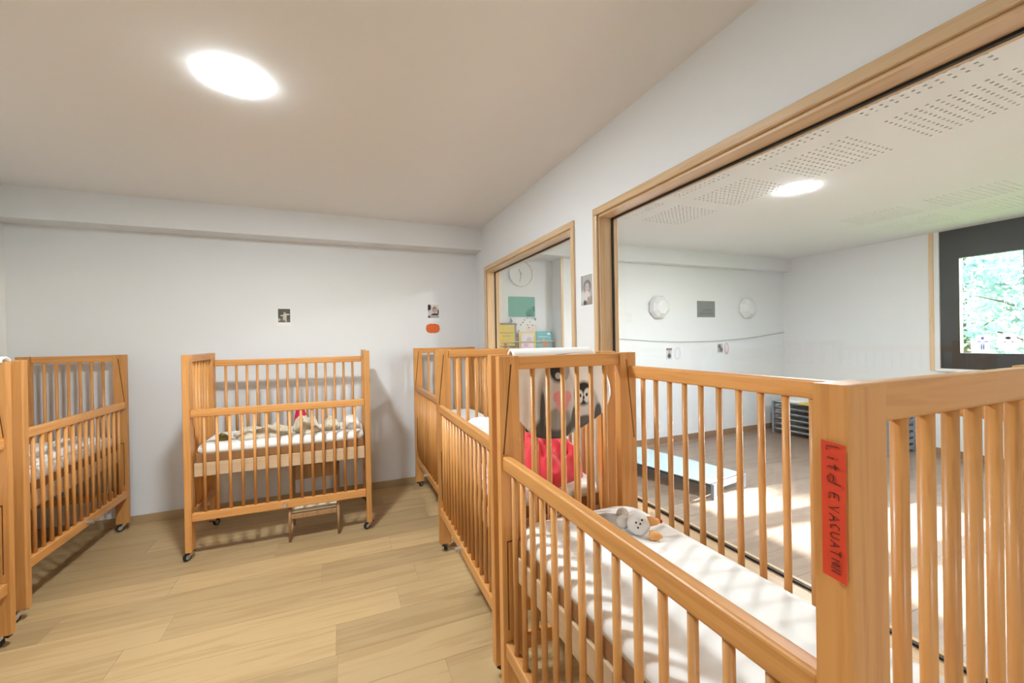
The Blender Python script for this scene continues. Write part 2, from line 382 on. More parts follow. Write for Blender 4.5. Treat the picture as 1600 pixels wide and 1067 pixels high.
plank_floor(XW2, XR, Y0, YN, 'plank_brown', 'floor_base_brown', 'brown plank floor of the play room', 9, .10)
bm = bmesh.new(); bx(bm, XL, XW, YB - .012, YB, 0, .07, .002)
struct(finish(bm, 'baseboard_back', 'baseboard_oak'), 'wood coloured baseboard of the back wall')
struct(box('baseboard_left', 'baseboard_oak', XL, XL + .012, Y0, YB - .012, 0, .07), 'wood coloured baseboard opposite the windows')
struct(box('baseboard_right', 'baseboard_oak', XW - .012, XW, Y0, YB - .012, 0, .07), 'wood coloured baseboard below the interior windows')
struct(box('baseboard_play', 'baseboard_brown', NX + .033, XR, YB2 - .012, YB2, 0, .08), 'brown baseboard of the play room back wall')
struct(box('baseboard_side', 'baseboard_brown', XR - .012, XR, Y0, YB2 - .012, 0, .08), 'brown baseboard below the dark window')
# outer wall of the play room with the dark window band
FY0, FY1, FZ0, FZ1 = -.62, 2.552, 1.008, ZC2
bm = bmesh.new()
bx(bm, XR, XR + .2, FY1, YB2, 0, 2.9); bx(bm, XR, XR + .2, Y0, FY0, 0, 2.9); bx(bm, XR, XR + .2, FY0, FY1, 0, FZ0); bx(bm, XR, XR + .2, FY0, FY1, FZ1, 2.9)
struct(finish(bm, 'wall_window', 'wall_paint'), 'white outer wall of the play room holding the dark window')
root = struct(empty('window_3', (XR, 1, FZ0)), 'dark grey framed window onto the garden')
PANES = [(1.912, 2.388), (1.20, 1.68), (.49, .97), (-.22, .26)]; PZ0, PZ1 = 1.19, 2.26
def wpart(n, mat, *b, bevel=0):
    o = box(n, mat, *b, bevel=bevel); o.parent = root; o.matrix_parent_inverse = Matrix.Translation(root.location).inverted(); return o
edges = [FY1] + [v for p in PANES for v in (p[1], p[0])] + [FY0]
for k in range(0, len(edges), 2): wpart('frame_board', 'dark_frame', XR + .02, XR + .09, edges[k + 1], edges[k], PZ0, PZ1)
wpart('frame_board', 'dark_frame', XR + .02, XR + .09, FY0, FY1, PZ1, FZ1 - .001); wpart('frame_board', 'dark_frame', XR + .02, XR + .09, FY0, FY1, FZ0 + .001, PZ0)
for a, b_ in PANES: wpart('glass_pane', 'glass', XR + .05, XR + .056, a - .005, b_ + .005, PZ0 - .005, PZ1 + .005)
wpart('sill', 'paper_white', XR - .04, XR + .02, FY0, FY1 + .02, FZ0 - .03, FZ0 + .001, bevel=.003)
wpart('side_trim', 'frame_z', XR - .014, XR, FY1 + .045, FY1 + .085, FZ0 - .03, FZ1 - .002, bevel=.002)

# ------------------------------------------------------------------ ceiling lamps
def ceiling_lamp(x, y, z, r, mat, label, group=None):
    root = tag(empty('ceiling_lamp', (x, y, z)), label, 'lamp', group)
    n = 48
    def ring(rr, zz): return [(rr * math.cos(2 * PI * k / n), rr * math.sin(2 * PI * k / n), zz) for k in range(n)]
    bm = bmesh.new(); loft(bm, [ring(r * 1.025, -.0005), ring(r * 1.025, -.0015), ring(r * .995, -.002), ring(r * .995, -.001)]); bmesh.ops.recalc_face_normals(bm, faces=bm.faces)
    finish(bm, 'rim', 'paper_white', root)
    bm = bmesh.new(); loft(bm, [ring(r * .99, -.001), ring(r * .99, -.003), ring(r * .93, -.006), ring(r * .6, -.008), ring(r * .2, -.0085)]); bmesh.ops.recalc_face_normals(bm, faces=bm.faces)
    finish(bm, 'diffuser', mat, root, smooth=True)
    return root
ceiling_lamp(-.407, 2.10, ZC, .106, 'lamp_glow', 'round glowing ceiling lamp above the cribs')
ceiling_lamp(-.407, -2.75, ZC, .106, 'lamp_glow', 'unseen round ceiling lamp added as fill over the empty half of the sleeping room')  # added behind the camera as fill for the near crib faces
ceiling_lamp(3.40, 2.20, ZC2, .105, 'lamp_glow_play', 'round glowing ceiling lamp beside the perforated panels')
ceiling_lamp(3.95, .10, ZC2, .105, 'lamp_glow_play', 'unseen round ceiling lamp added to brighten the play room')  # extra lamp added out of view to brighten the play room

# ------------------------------------------------------------------ cribs
CH, CL, CW, PT, PDp = 1.361, 1.168, .618, .040, .078
def post_mesh(flipx, flipy, flipper):
    bm = bmesh.new(); t = .008
    bx(bm, 0, PT - t, 0, PDp, .06, CH)
    es = [e for e in bm.edges if sum(v.co.x < .001 for v in e.verts) == 2 or (all(v.co.z > CH - .001 for v in e.verts) and all(v.co.x < .001 for v in e.verts))]
    bmesh.ops.bevel(bm, geom=es, offset=.006, segments=3, affect='EDGES', profile=.5)
    zt, zm, zl, zb = CH - .03, 1.0, .68, .35
    P = [[(0, zm), (.0095, zm), (.0440, zt), (0, zt)], [(.0150, zm), (PDp, zm), (PDp, zt), (.0495, zt)], [(0, zt), (PDp, zt), (PDp, CH), (0, CH)],
         [(0, zl), (PDp, zl), (PDp, zm), (0, zm)], [(0, zb), (.019, zb), (.019, zl), (0, zl)], [(.0245, zb), (PDp, zb), (PDp, zl - .006), (.0245, zl - .006)],
         [(.045, zl - .006), (PDp, zl - .006), (PDp, zl), (.045, zl)], [(0, .06), (PDp, .06), (PDp, zb), (0, zb)]]
    for p in P: extrude_poly(bm, p, 'x', PT - t, PT)
    gf = []
    n0 = len(bm.faces)
    bx(bm, PT - t, PT - t + .0006, .004, PDp - .004, .3, CH - .032)     # dark brown bottom of the grooves
    bm.faces.ensure_lookup_table()
    for f in bm.faces[n0:]: f.material_index = 1
    for v in bm.verts:
        if flipx: v.co.x = -v.co.x
        if flipy: v.co.y = -v.co.y
    bmesh.ops.recalc_face_normals(bm, faces=bm.faces)
    me = bpy.data.meshes.new('post'); bm.to_mesh(me); bm.free(); me.materials.append(M['pine_z']); me.materials.append(M['groove_dark'])
    return me
POST = {(fx, fy): post_mesh(fx, fy, 0) for fx in (0, 1) for fy in (0, 1)}
def me_box(name, mat, *b, bevel=.004, seg=2):
    bm = bmesh.new(); bx(bm, *b, bevel, seg); me = bpy.data.meshes.new(name); bm.to_mesh(me); bm.free(); me.materials.append(M[mat]); return me
def me_bar(name, mat, r, h, n=12):
    bm = bmesh.new(); tube(bm, [(0, 0, 0), (0, 0, h)], r, n); me = bpy.data.meshes.new(name); bm.to_mesh(me); bm.free(); me.materials.append(M[mat])
    for p in me.polygons: p.use_smooth = len(p.vertices) == 4
    return me
INL = CL - 2 * PT
ME_TOP = me_box('top_rail', 'pine_x', 0, INL, 0, .032, -.05, 0, bevel=.007, seg=3)
ME_BOT = me_box('bottom_rail', 'pine_x', 0, INL, 0, .032, -.055, 0, bevel=.005)
ME_BAR = me_bar('bar', 'pine_z', .0098, .635)
ME_ETOP = me_box('end_top_rail', 'pine_y', 0, .030, 0, CW - 2 * PDp, -.05, 0, bevel=.006, seg=3)
ME_EBOT = me_box('end_bottom_rail', 'pine_y', 0, .030, 0, CW - 2 * PDp, -.055, 0)
ME_EBAR = me_bar('end_bar', 'pine_z', .0098, CH - .05 - .31)
ME_BASE = me_box('mattress_base', 'birch', .046, CL - .046, .047, CW - .047, .54, .63, bevel=.003)
def caster_meshes():
    bm = bmesh.new()                                   # chrome swivel housing and fork, wheel axis along Y
    tube(bm, [(0, 0, .0595), (0, 0, .048)], .017, 16)
    for s in (-1, 1): extrude_poly(bm, [(-.014, .05), (.012, .05), (.030, .026), (.024, .014), (.014, .018)], 'y', s * .0125 - .0015, s * .0125 + .0015)
    tube(bm, [(.021, -.016, .0255), (.021, .016, .0255)], .004, 8)
    bmesh.ops.recalc_face_normals(bm, faces=bm.faces); a = bpy.data.meshes.new('caster'); bm.to_mesh(a); bm.free(); a.materials.append(M['chrome'])
    bm = bmesh.new(); n = 24                           # tyre with grey hub
    def rg(r, y): return [(.021 + r * math.cos(2 * PI * k / n), y, .0255 + r * math.sin(2 * PI * k / n)) for k in range(n)]
    loft(bm, [rg(.012, -.010), rg(.015, -.0095), rg(.0245, -.008), rg(.0255, 0), rg(.0245, .008), rg(.015, .0095), rg(.012, .010)])
    bmesh.ops.recalc_face_normals(bm, faces=bm.faces)
    for f in bm.faces:
        c = f.calc_center_median(); f.material_index = 1 if (c - Vector((.021, c.y, .0255))).length < .014 else 0
    w = bpy.data.meshes.new('wheel'); bm.to_mesh(w); bm.free(); w.materials.append(M['black_rubber']); w.materials.append(M['wheel_grey'])
    bm = bmesh.new(); extrude_poly(bm, [(-.030, .052), (-.012, .056), (-.012, .051), (-.030, .046)], 'y', -.012, .012)
    bmesh.ops.recalc_face_normals(bm, faces=bm.faces); b = bpy.data.meshes.new('brake_pedal'); bm.to_mesh(b); bm.free(); b.materials.append(M['black_rubber'])
    return a, w, b
CAST, WHEEL, BRAKE = caster_meshes()
bm = bmesh.new(); tube(bm, [(0, .004, 0), (0, -.030, 0)], .013, 16); ME_KNOB = bpy.data.meshes.new('latch_knob'); bm.to_mesh(ME_KNOB); bm.free(); ME_KNOB.materials.append(M['grey_metal'])
def crib(loc, rotz, label, spins):
    root = tag(empty('crib', (*loc, 0), rotz), label, 'crib', 'cribs of the sleeping room')
    for i, (x, fx) in enumerate(((0, 0), (CL, 1))):
        for j, (y, fy) in enumerate(((0, 0), (CW, 1))):
            link('post', POST[(fx, fy)], root, (x, y, 0))
            cxp = x + (PT / 2 if not fx else -PT / 2); cyp = y + (PDp / 2 if not fy else -PDp / 2); a = spins[(2 * i + j) % len(spins)]
            c = link('caster', CAST, root, (cxp, cyp, 0), a); link('wheel', WHEEL, c); link('brake_pedal', BRAKE, c)
        xe = .005 if not fx else CL - .035
        link('end_top_rail', ME_ETOP, root, (xe, PDp, CH - .001)); link('end_bottom_rail', ME_EBOT, root, (xe, PDp, .31))
        for k in range(6): link('end_bar', ME_EBAR, root, (xe + .015, PDp + (CW - 2 * PDp) * (k + 1) / 7, .31))
    for y, dz in ((.006, 0), (CW - .038, .31)):        # front side let down, other side raised
        link('top_rail', ME_TOP, root, (PT, y, .995 + dz)); link('bottom_rail', ME_BOT, root, (PT, y, .31 + dz))
        for k in range(14): link('bar', ME_BAR, root, (PT + INL * (k + 1) / 15, y + .016, .31 + dz))
    link('mattress_base', ME_BASE, root)
    link('latch_knob', ME_KNOB, root, (CL / 2, .004, .285))
    return root
def sheet_mesh(seed, mat):
    bm = bmesh.new(); x0, x1, y0, y1 = .048, CL - .048, .050, CW - .050
    rings = [rrect(x0 + .004, x1 - .004, y0 + .004, y1 - .004, .07, .684), rrect(x0, x1, y0, y1, .075, .705), rrect(x0 + .003, x1 - .003, y0 + .003, y1 - .003, .08, .725),
             rrect(x0 + .014, x1 - .014, y0 + .014, y1 - .014, .08, .738), rrect(x0 + .04, x1 - .04, y0 + .04, y1 - .04, .08, .743)]
    loft(bm, rings); 
    for v in bm.verts:
        if v.co.z < .7: v.co.z += .006 * noise.noise(v.co * 22 + Vector((seed, 0, 0)))
    bmesh.ops.recalc_face_normals(bm, faces=bm.faces)
    me = bpy.data.meshes.new('fitted_sheet'); bm.to_mesh(me); bm.free(); me.materials.append(M[mat])
    for p in me.polygons: p.use_smooth = len(p.vertices) == 4
    return me
ME_CORE = me_box('mattress_core', 'brown_side', .052, CL - .052, .054, CW - .054, .63, .69, bevel=.006)
def mattress(loc, rotz, label, mat, seed):
    r = tag(empty('mattress', (*loc, 0), rotz), label, 'mattress', 'crib mattresses')
    link('mattress_core', ME_CORE, r); link('fitted_sheet', sheet_mesh(seed, mat), r)
    return r
d2 = math.radians
CRIBS = dict(
    A=((.6508, 4.1153), d2(-90 + .17), 'pine crib in the corner beside the small interior window, at the end of its row', 'plain white mattress in the corner crib beside the small interior window', 'sheet_white'),
    B=((.5897, 2.7908), d2(-90 - .79), 'pine crib holding the red bundle, with the penguin bag over its end rail', 'white mattress lying under the red bundle', 'sheet_white'),
    C=((.5332, 1.4596), d2(-90 + .24), 'pine crib with a red handwritten tag stuck on its corner post', 'white mattress with a grey plush toy on it', 'sheet_white'),
    E=((-.970, 3.3292), d2(-.29), 'pine crib standing along the back wall with a little chair beneath it', 'white mattress under the beige star blanket', 'sheet_white'),
    F=((-1.5367, 2.966), d2(90.14), 'pine crib across from the windows, ending close to the back wall', 'white mattress covered by a crumpled motif sheet', 'sheet_white'),
    G=((-1.475, 1.607), d2(90), 'pine crib with a white cloth laid over its end rail', 'white mattress in the crib with the cloth on its rail', 'sheet_white'))
SP = dict(A=(2.2, 1, 2.6, .4), B=(2.6, 1, 2.2, .3), C=(2.9, .5, 2, 1), E=(-2.2, .9, -2.6, .7), F=(2.4, 1.4, 2.2, .5), G=(2, 1, 1.4, 2))
for i, k in enumerate('ABCEFG'):
    loc, rz, lab, mlab, mm = CRIBS[k]; crib(loc, rz, lab, SP[k]); mattress(loc, rz, mlab, mm, i * 7.3)
def in_crib(k, x, y, z):
    loc, rz = CRIBS[k][:2]; return (loc[0] + x * math.cos(rz) - y * math.sin(rz), loc[1] + x * math.sin(rz) + y * math.cos(rz), z)

# red tag with handwriting on crib C's near aisle post (face normal -X)
tx = .5332 + .0045 - .0058
t_root = tag(empty('tag', (tx, .3055, 1.215)), 'red strip tag with handwritten lettering on the crib corner post', 'tag')
bm = bmesh.new(); rows = 12; hw = .0130
for i in range(rows + 1):
    z = .080 - .160 * i / rows; c = .0006 * math.sin(i * .8)
    for s in (-1, 1):
        for d in (0, 1): bm.verts.new((-.0008 * d - .0005 - (.0012 if (s < 0 and 4 < i < 10) else 0), s * hw, z + c - (.003 if s < 0 and i in (0, rows) else 0)))
bm.verts.ensure_lookup_table(); V = bm.verts
for i in range(rows):
    a = 4 * i; b_ = a + 4
    for q in ((a + 1, a + 3, b_ + 3, b_ + 1), (a, b_, b_ + 2, a + 2), (a, a + 1, b_ + 1, b_), (a + 2, b_ + 2, b_ + 3, a + 3)): bm.faces.new([V[j] for j in q])
bm.faces.new([V[0], V[2], V[3], V[1]]); n4 = 4 * rows; bm.faces.new([V[n4], V[n4 + 1], V[n4 + 3], V[n4 + 2]])
bmesh.ops.recalc_face_normals(bm, faces=bm.faces); finish(bm, 'strip', 'tag_red', t_root)
GL = {'L': [[(0, 1), (0, 0), (.75, 0)]], 'I': [[(.3, 1), (.3, 0)]], 'T': [[(0, 1), (.8, 1)], [(.4, 1), (.4, 0)]], 'D': [[(0, 1), (0, 0), (.55, .1), (.75, .5), (.5, .92), (0, 1)]], "'": [[(.2, 1.05), (.12, .75)]],
      'E': [[(.7, .98), (.1, .9), (0, .55), (.5, .52)], [(0, .55), (.05, .1), (.7, .02)]], 'V': [[(0, 1), (.35, 0), (.75, 1)]], 'A': [[(0, 0), (.4, 1), (.75, 0)], [(.15, .4), (.62, .4)]],
      'C': [[(.7, .92), (.3, 1), (0, .55), (.25, .04), (.7, .1)]], 'U': [[(0, 1), (.05, .2), (.35, 0), (.65, .2), (.7, 1)]], 'O': [[(.35, 1), (0, .6), (.15, .05), (.55, .05), (.7, .55), (.35, 1)]], 'N': [[(0, 0), (.05, 1), (.62, 0), (.7, 1)]]}
GL.update({'i': [[(.4, .62), (.35, 0)], [(.42, .95), (.40, .86)]], 't': [[(.5, 1), (.45, .1), (.65, 0)], [(.1, .62), (.9, .70)]], 'd': [[(.9, 1.1), (.75, .1), (.35, -.02), (.05, .25), (.2, .52), (.7, .48)]]})
LAY = [('L', .035, .045, 1), ('i', .105, .045, .95), ('t', .160, .055, 1), ('d', .235, .085, 1), ('E', .375, .070, .9), ('V', .470, .055, .85), ('A', .535, .065, .85), ('C', .605, .050, .8),
       ('U', .665, .058, .8), ('A', .730, .058, .8), ('T', .795, .048, .8), ('I', .850, .040, .7), ('O', .885, .034, .7), ('N', .925, .045, .8)]      # letter, start and width along the strip, height
for c, p0, w_, h_ in LAY:
    bm = bmesh.new()
    for st in GL[c]: tube(bm, [(-.0024, -.002 * p0 - (p[1] - .5) * .0125 * h_, .080 - .160 * (p0 + p[0] * w_)) for p in st], .0006, 5)
    finish(bm, 'letter', 'ink', t_root)

# ------------------------------------------------------------------ bedding and toys
# crib E
tag(heap('blanket', 'blanket_star', in_crib('E', .41, .26, .7435), .175, .14, .07, 3.1, .03 + CRIBS['E'][1], 15, 2.6, .95), 'beige star patterned blanket spread in the crib by the back wall', 'blanket')
tag(heap('cloth', 'olive', in_crib('E', .175, .21, .7435), .036, .045, .055, 8.2, .3 + CRIBS['E'][1], 12, 2.5), 'small olive fold of cloth at the end of the star blanket', 'cloth')
tag(heap('sleeping_bag', 'blanket_star', in_crib('E', .715, .25, .7435), .085, .12, .125, 5.5, .4 + CRIBS['E'][1], 15, 2.4, .95), 'crumpled beige sleeping bag heaped next to the star blanket', 'sleeping bag')
tag(heap('cloth', 'blanket_star', in_crib('E', .885, .29, .7435), .062, .10, .085, 9.7, .1 + CRIBS['E'][1], 15, 2.4, .95), 'beige cloth bunched between sleeping bag and white pillow', 'cloth')
tag(heap('scarf', 'cotton_pink', in_crib('E', .655, .435, .7435), .045, .05, .165, 12.4, .5 + CRIBS['E'][1], 11, 2.2), 'crimson cloth sticking up behind the beige sleeping bag', 'cloth')
tag(heap('pillow', 'sheet_white', in_crib('E', 1.035, .35, .7435), .068, .17, .075, 1.2, 0 + CRIBS['E'][1], 3, 3.5, .15), 'white pillow at the end of the crib by the back wall', 'pillow')
# crib F
tag(heap('bed_sheet', 'sheet_motif', in_crib('F', .60, .20, .7435), .42, .12, .055, 6.6, 0 + CRIBS['F'][1], 15, 3, .95), 'crumpled white motif sheet along the crib across from the windows', 'sheet')
# crib G : cloth over the far end rail
def hanging(name, mat, prof, x0, x1, seed, amp=.008, th=.006, nx=14):
    """cloth over a rail: prof = list of (y, z) profile points across the rail, extruded along x with ripples"""
    bm = bmesh.new(); G = []
    for i in range(nx + 1):
        x = x0 + (x1 - x0) * i / nx
        G.append([bm.verts.new((x, y + amp * noise.noise(Vector((x * 14, z * 6, seed))), z + .5 * amp * noise.noise(Vector((x * 9, seed, y * 9))))) for y, z in prof])
    for A, B in zip(G, G[1:]):
        for k in range(len(prof) - 1): bm.faces.new((A[k], B[k], B[k + 1], A[k + 1]))
    bmesh.ops.recalc_face_normals(bm, faces=bm.faces); bmesh.ops.solidify(bm, geom=bm.faces[:], thickness=th)
    return finish(bm, name, mat, smooth=True)
gy = 1.607 + CL
tag(hanging('cloth', 'linen_white', [(gy + .011, 1.352), (gy + .008, 1.373), (gy - .02, 1.385), (gy - .048, 1.374), (gy - .051, 1.354)], -1.97, -1.482, 2.2), 'white cloth laid over the end rail of a crib', 'cloth')
# crib B
tag(heap('red_sleeping_bag', 'cotton_red', in_crib('B', .905, .335, .7435), .19, .185, .205, 4.3, .3 + CRIBS['B'][1], 8.5, 2.6, .6), 'bright red sleeping bag bundled up in the crib', 'sleeping bag')
tag(heap('pillow', 'pillow_motif', in_crib('B', .16, .26, .7435), .10, .19, .17, 2.9, .1 + CRIBS['B'][1], 7, 2.6, .35), 'white pillow with violet motifs in the crib of the red bundle', 'pillow')
tag(heap('cloth', 'linen_white', in_crib('B', .40, .15, .7435), .09, .07, .085, 7.9, .2 + CRIBS['B'][1], 9, 2.5), 'white cloth bunched beside the red sleeping bag', 'cloth')
tag(heap('cloth', 'linen_white', in_crib('B', .55, .22, .7435), .075, .10, .20, 10.4, .2 + CRIBS['B'][1], 8, 2.4), 'white cloth standing up behind the red sleeping bag', 'cloth')
def build_teddy():
    r = tag(empty('plush_toy', in_crib('B', .605, .455, .858)), 'dark brown plush animal resting on the red sleeping bag', 'toy')
    bm = bmesh.new(); ellipsoid(bm, (0, 0, 0), (.052, .045, .045)); ellipsoid(bm, (.045, -.045, -.01), (.026, .022, .022)); ellipsoid(bm, (.03, .03, .04), (.02, .014, .02)); ellipsoid(bm, (-.03, .03, .04), (.02, .014, .02))
    for v in bm.verts: v.co += v.co.normalized() * .004 * noise.noise(v.co * 60)
    finish(bm, 'head', 'plush_brown', r, smooth=True)
    bm = bmesh.new(); ellipsoid(bm, (.0, .03, -.062), (.05, .05, .052)); finish(bm, 'body', 'plush_brown', r, smooth=True)
build_teddy()
# penguin sleeping bag over B's near end rail
def penguin_bag():
    X0, X1, Z0, Z1 = .655, 1.150, .975, 1.375
    def S(k, x, z, rx, rz, c): return (k, (x - X0) / (X1 - X0), (z - Z0) / (Z1 - Z0), rx / (X1 - X0), rz / (Z1 - Z0), c)
    g = lambda v: (v, v, v * 1.01)
    print_mat('penguin_print', (.83, .82, .81), [
        S('e', .862, 1.14, .095, .17, g(.30)), S('e', .872, 1.16, .078, .15, g(.62)), S('e', .850, 1.03, .105, .062, g(.10)), S('e', .868, 1.075, .062, .050, g(.33)),
        S('e', .793, 1.11, .012, .09, g(.08)), S('e', .873, 1.295, .050, .062, g(.02)), S('e', .868, 1.262, .014, .014, g(.45)), S('e', .905, 1.30, .016, .05, g(.35)),
        S('e', .868, 1.170, .026, .027, (.76, .34, .38)), S('e', .904, 1.170, .026, .027, (.76, .34, .38)), S('e', .886, 1.146, .030, .040, (.76, .34, .38)),
        S('e', 1.015, 1.10, .062, .10, g(.42)), S('e', 1.012, 1.12, .048, .085, g(.66)), S('e', 1.005, 1.045, .060, .036, g(.12)), S('e', 1.075, 1.08, .02, .05, g(.10)), S('e', .945, 1.075, .012, .05, g(.12)),
        S('e', .995, 1.178, .050, .054, g(.02)), S('e', .972, 1.165, .021, .030, g(.75)), S('e', 1.016, 1.168, .021, .032, g(.75)), S('e', .976, 1.170, .006, .008, g(.01)), S('e', 1.012, 1.172, .006, .008, g(.01)), S('e', .995, 1.160, .006, .009, g(.05))],
        rough=.85, soft=.16)
    zb = [(.655, 1.10), (.69, 1.065), (.742, 1.01), (.80, .99), (.90, .984), (1.0, 1.030), (1.06, 1.06), (1.117, 1.093), (1.150, 1.16)]
    def bottom(x):
        for (a, za), (b, zc) in zip(zb, zb[1:]):
            if a <= x <= b: return za + (zc - za) * (x - a) / (b - a)
        return zb[-1][1]
    bm = bmesh.new(); uvl = bm.loops.layers.uv.new('UVMap'); nx, nf = 40, 26; G = []; UVc = {}
    ry = 1.6220 + .0; rail_front, rail_back = 1.618, 1.662
    for i in range(nx + 1):
        s = i / nx; col = []
        prof = [(rail_back + .004, 1.20), (rail_back + .005, 1.30), (rail_back + .004, 1.362), (1.652, 1.374), (1.640, 1.379), (1.628, 1.376), (rail_front - .004, 1.366)]
        for y, z in prof: col.append((y, z))
        for j in range(1, nf + 1): col.append((rail_front - .008, 1.366 - (1.366 - bottom(X0 + (X1 - X0) * s)) * j / nf))
        row = []
        for m, (y, z) in enumerate(col):
            t = max(0, min(1, (1.37 - z) / .2)); xr = 1.063 + (.087 * math.sin(min(1, t) * PI / 2)) - (.0 if z > 1.1 else 0); x = .667 + (xr - .667) * s
            puff = .022 * math.sin(PI * s) ** .5 * math.sin(PI * min(1, max(0, (1.366 - z) / .36))) ** .6 if m > 6 else .0
            y2 = y - puff + .007 * noise.noise(Vector((x * 11, z * 7, 3.3)))
            v = bm.verts.new((x, y2, z)); UVc[v] = ((x - X0) / (X1 - X0), (z - Z0) / (Z1 - Z0)) if m > 6 else (.02, .9 + .1 * s) ; row.append(v)
        G.append(row)
    for A, B in zip(G, G[1:]):
        for k in range(len(A) - 1): bm.faces.new((A[k], A[k + 1], B[k + 1], B[k]))
    for f in bm.faces:
        for l in f.loops: l[uvl].uv = UVc[l.vert]
    bmesh.ops.recalc_face_normals(bm, faces=bm.faces)
    o = finish(bm, 'sleeping_bag', 'penguin_print', smooth=True)
    sm = o.modifiers.new('thickness', 'SOLIDIFY'); sm.thickness = .010; sm.offset = 0
    tag(o, 'white and grey sleeping bag with a penguin print hung over a crib end rail', 'sleeping bag')
penguin_bag()
# grey plush toy on crib C's mattress
def plush():
    r = tag(empty('plush_toy', (.925, 1.19, .7435)), 'pale grey plush animal with orange ears lying on the white mattress', 'toy')
    bm = bmesh.new(); ellipsoid(bm, (.012, -.035, .036), (.042, .036, .036), Matrix.Rotation(.4, 3, 'Y').to_quaternion()); finish(bm, 'head', 'plush_grey', r, smooth=True)
    bm = bmesh.new(); ellipsoid(bm, (-.045, .035, .026), (.060, .038, .026), Matrix.Rotation(-.7, 3, 'Z').to_quaternion()); 
    for v in bm.verts: v.co += Vector((0, 0, .010)) * noise.noise(v.co * 45)
    finish(bm, 'body', 'plush_grey_print', r, smooth=True)
    for p, q in (((-.005, .03, .048), (.022, .022, .024)), ((-.028, .002, .038), (.024, .020, .020))):
        bm = bmesh.new(); ellipsoid(bm, p, q); finish(bm, 'paw', 'plush_grey', r, smooth=True)
    for a, b_ in (((.038, -.046, .046), (.080, -.066, .044)), ((.022, -.078, .014), (.056, -.102, .013))):
        bm = bmesh.new(); A, B = Vector(a), Vector(b_); tube(bm, [A, A.lerp(B, .3), A.lerp(B, .7), B], [.015, .0165, .012, .004], 12); finish(bm, 'ear', 'plush_orange', r, smooth=True)
    bm = bmesh.new(); ellipsoid(bm, (.081, -.0665, .045), (.006, .006, .007)); finish(bm, 'ear_tip', 'plush_red', r, smooth=True)
    for p in ((-.006, -.066, .052), (.004, -.063, .062), (-.014, -.064, .040), (-.016, -.057, .055)):
        bm = bmesh.new(); ellipsoid(bm, p, (.0035, .003, .0035), u=10, v=8); finish(bm, 'stitched_eye', 'black', r, smooth=True)
plush()

# small child's chair under crib E
def child_chair():
    r = tag(empty('child_chair', (-.20, 3.36, 0)), 'small wooden child chair with a cream seat under the crib', 'chair')
    w = .16
    for sx in (-1, 1):
        bm = bmesh.new(); tube(bm, [(sx * (w + .002), .0, 0), (sx * w, .006, .24)], [.009, .012], 10); finish(bm, 'leg', 'chair_wood', r, smooth=True)
        bm = bmesh.new(); tube(bm, [(sx * (w + .002), .30, 0), (sx * w, .275, .24), (sx * w, .30, .48)], [.009, .012, .010], 10); finish(bm, 'leg', 'chair_wood', r, smooth=True)
        box('side_rail', 'chair_wood', sx * w - .007, sx * w + .007, .016, .268, .165, .195, r, .003)
    box('front_rail', 'chair_wood', -w + .01, w - .01, -.002, .014, .160, .195, r, .004)
    box('rear_rail', 'chair_wood', -w + .01, w - .01, .268, .284, .160, .195, r, .004)
    box('seat', 'cream', -w + .004, w - .004, .012, .268, .198, .212, r, .005)
    bm = bmesh.new(); bx(bm, -w + .010, w - .010, .272, .288, .36, .47, .005); finish(bm, 'backrest', 'chair_wood', r)
child_chair()

# ------------------------------------------------------------------ photos and papers on the walls
print_mat('photo_running', (.075, .062, .052), [('r', .5, .16, .5, .16, (.13, .10, .075)), ('r', .72, .45, .22, .25, (.06, .065, .03)), ('e', .54, .66, .10, .12, (.42, .33, .25)), ('e', .55, .42, .15, .24, (.55, .52, .40)), ('e', .74, .585, .22, .05, (.62, .60, .46)), ('e', .34, .50, .16, .05, (.60, .57, .46)), ('e', .45, .24, .07, .12, (.5, .44, .38)), ('e', .64, .16, .06, .18, (.55, .50, .44)), ('e', .10, .20, .10, .10, (.40, .42, .34))], .35)
print_mat('photo_pair', (.70, .68, .67), [('e', .13, .75, .16, .28, (.03, .03, .03)), ('e', .60, .62, .20, .24, (.30, .21, .15)), ('e', .62, .55, .12, .14, (.55, .40, .32)), ('r', .55, .26, .36, .08, (.05, .03, .03)), ('e', .22, .40, .18, .2, (.62, .56, .55)), ('r', .5, .10, .5, .10, (.45, .41, .41)), ('e', .10, .06, .12, .10, (.10, .08, .08)), ('e', .92, .45, .07, .2, (.10, .08, .08))], .35)
print_mat('photo_toddler', (.42, .42, .41), [('r', .06, .75, .10, .25, (.30, .30, .30)), ('r', .5, .12, .5, .16, (.30, .28, .26)), ('e', .57, .61, .30, .20, (.035, .025, .025)), ('e', .56, .58, .22, .17, (.55, .43, .40)), ('e', .52, .29, .30, .17, (.64, .61, .59)), ('e', .15, .25, .14, .22, (.60, .60, .60)), ('e', .70, .17, .15, .10, (.45, .29, .20)), ('e', .35, .08, .15, .08, (.06, .06, .06)), ('e', .48, .60, .03, .012, (.05, .04, .04)), ('e', .66, .60, .03, .012, (.05, .04, .04)), ('e', .57, .51, .05, .012, (.40, .12, .12))], .35)
def backed_photo(name, mat, plane, u0, u1, v0, v1, at, label, m=.008, low=.03):
    o = flat_print(name, 'paper_white', plane, u0 - (m if u1 > u0 else -m), u1 + (m if u1 > u0 else -m), v0 - low, v1 + m, at, .0012)
    tag(o, label, 'photo'); flat_print('photo_print', mat, plane, u0, u1, v0, v1, at - .0012, .0008, o); return o
backed_photo('wall_photo', 'photo_running', 'y-', -.516, -.420, 1.617, 1.738, YB, 'small dark photo of a toddler in pale clothes above the crib')
backed_photo('wall_photo', 'photo_pair', 'y-', .822, .936, 1.663, 1.800, YB, 'small photo of two children above the orange paper cutout')
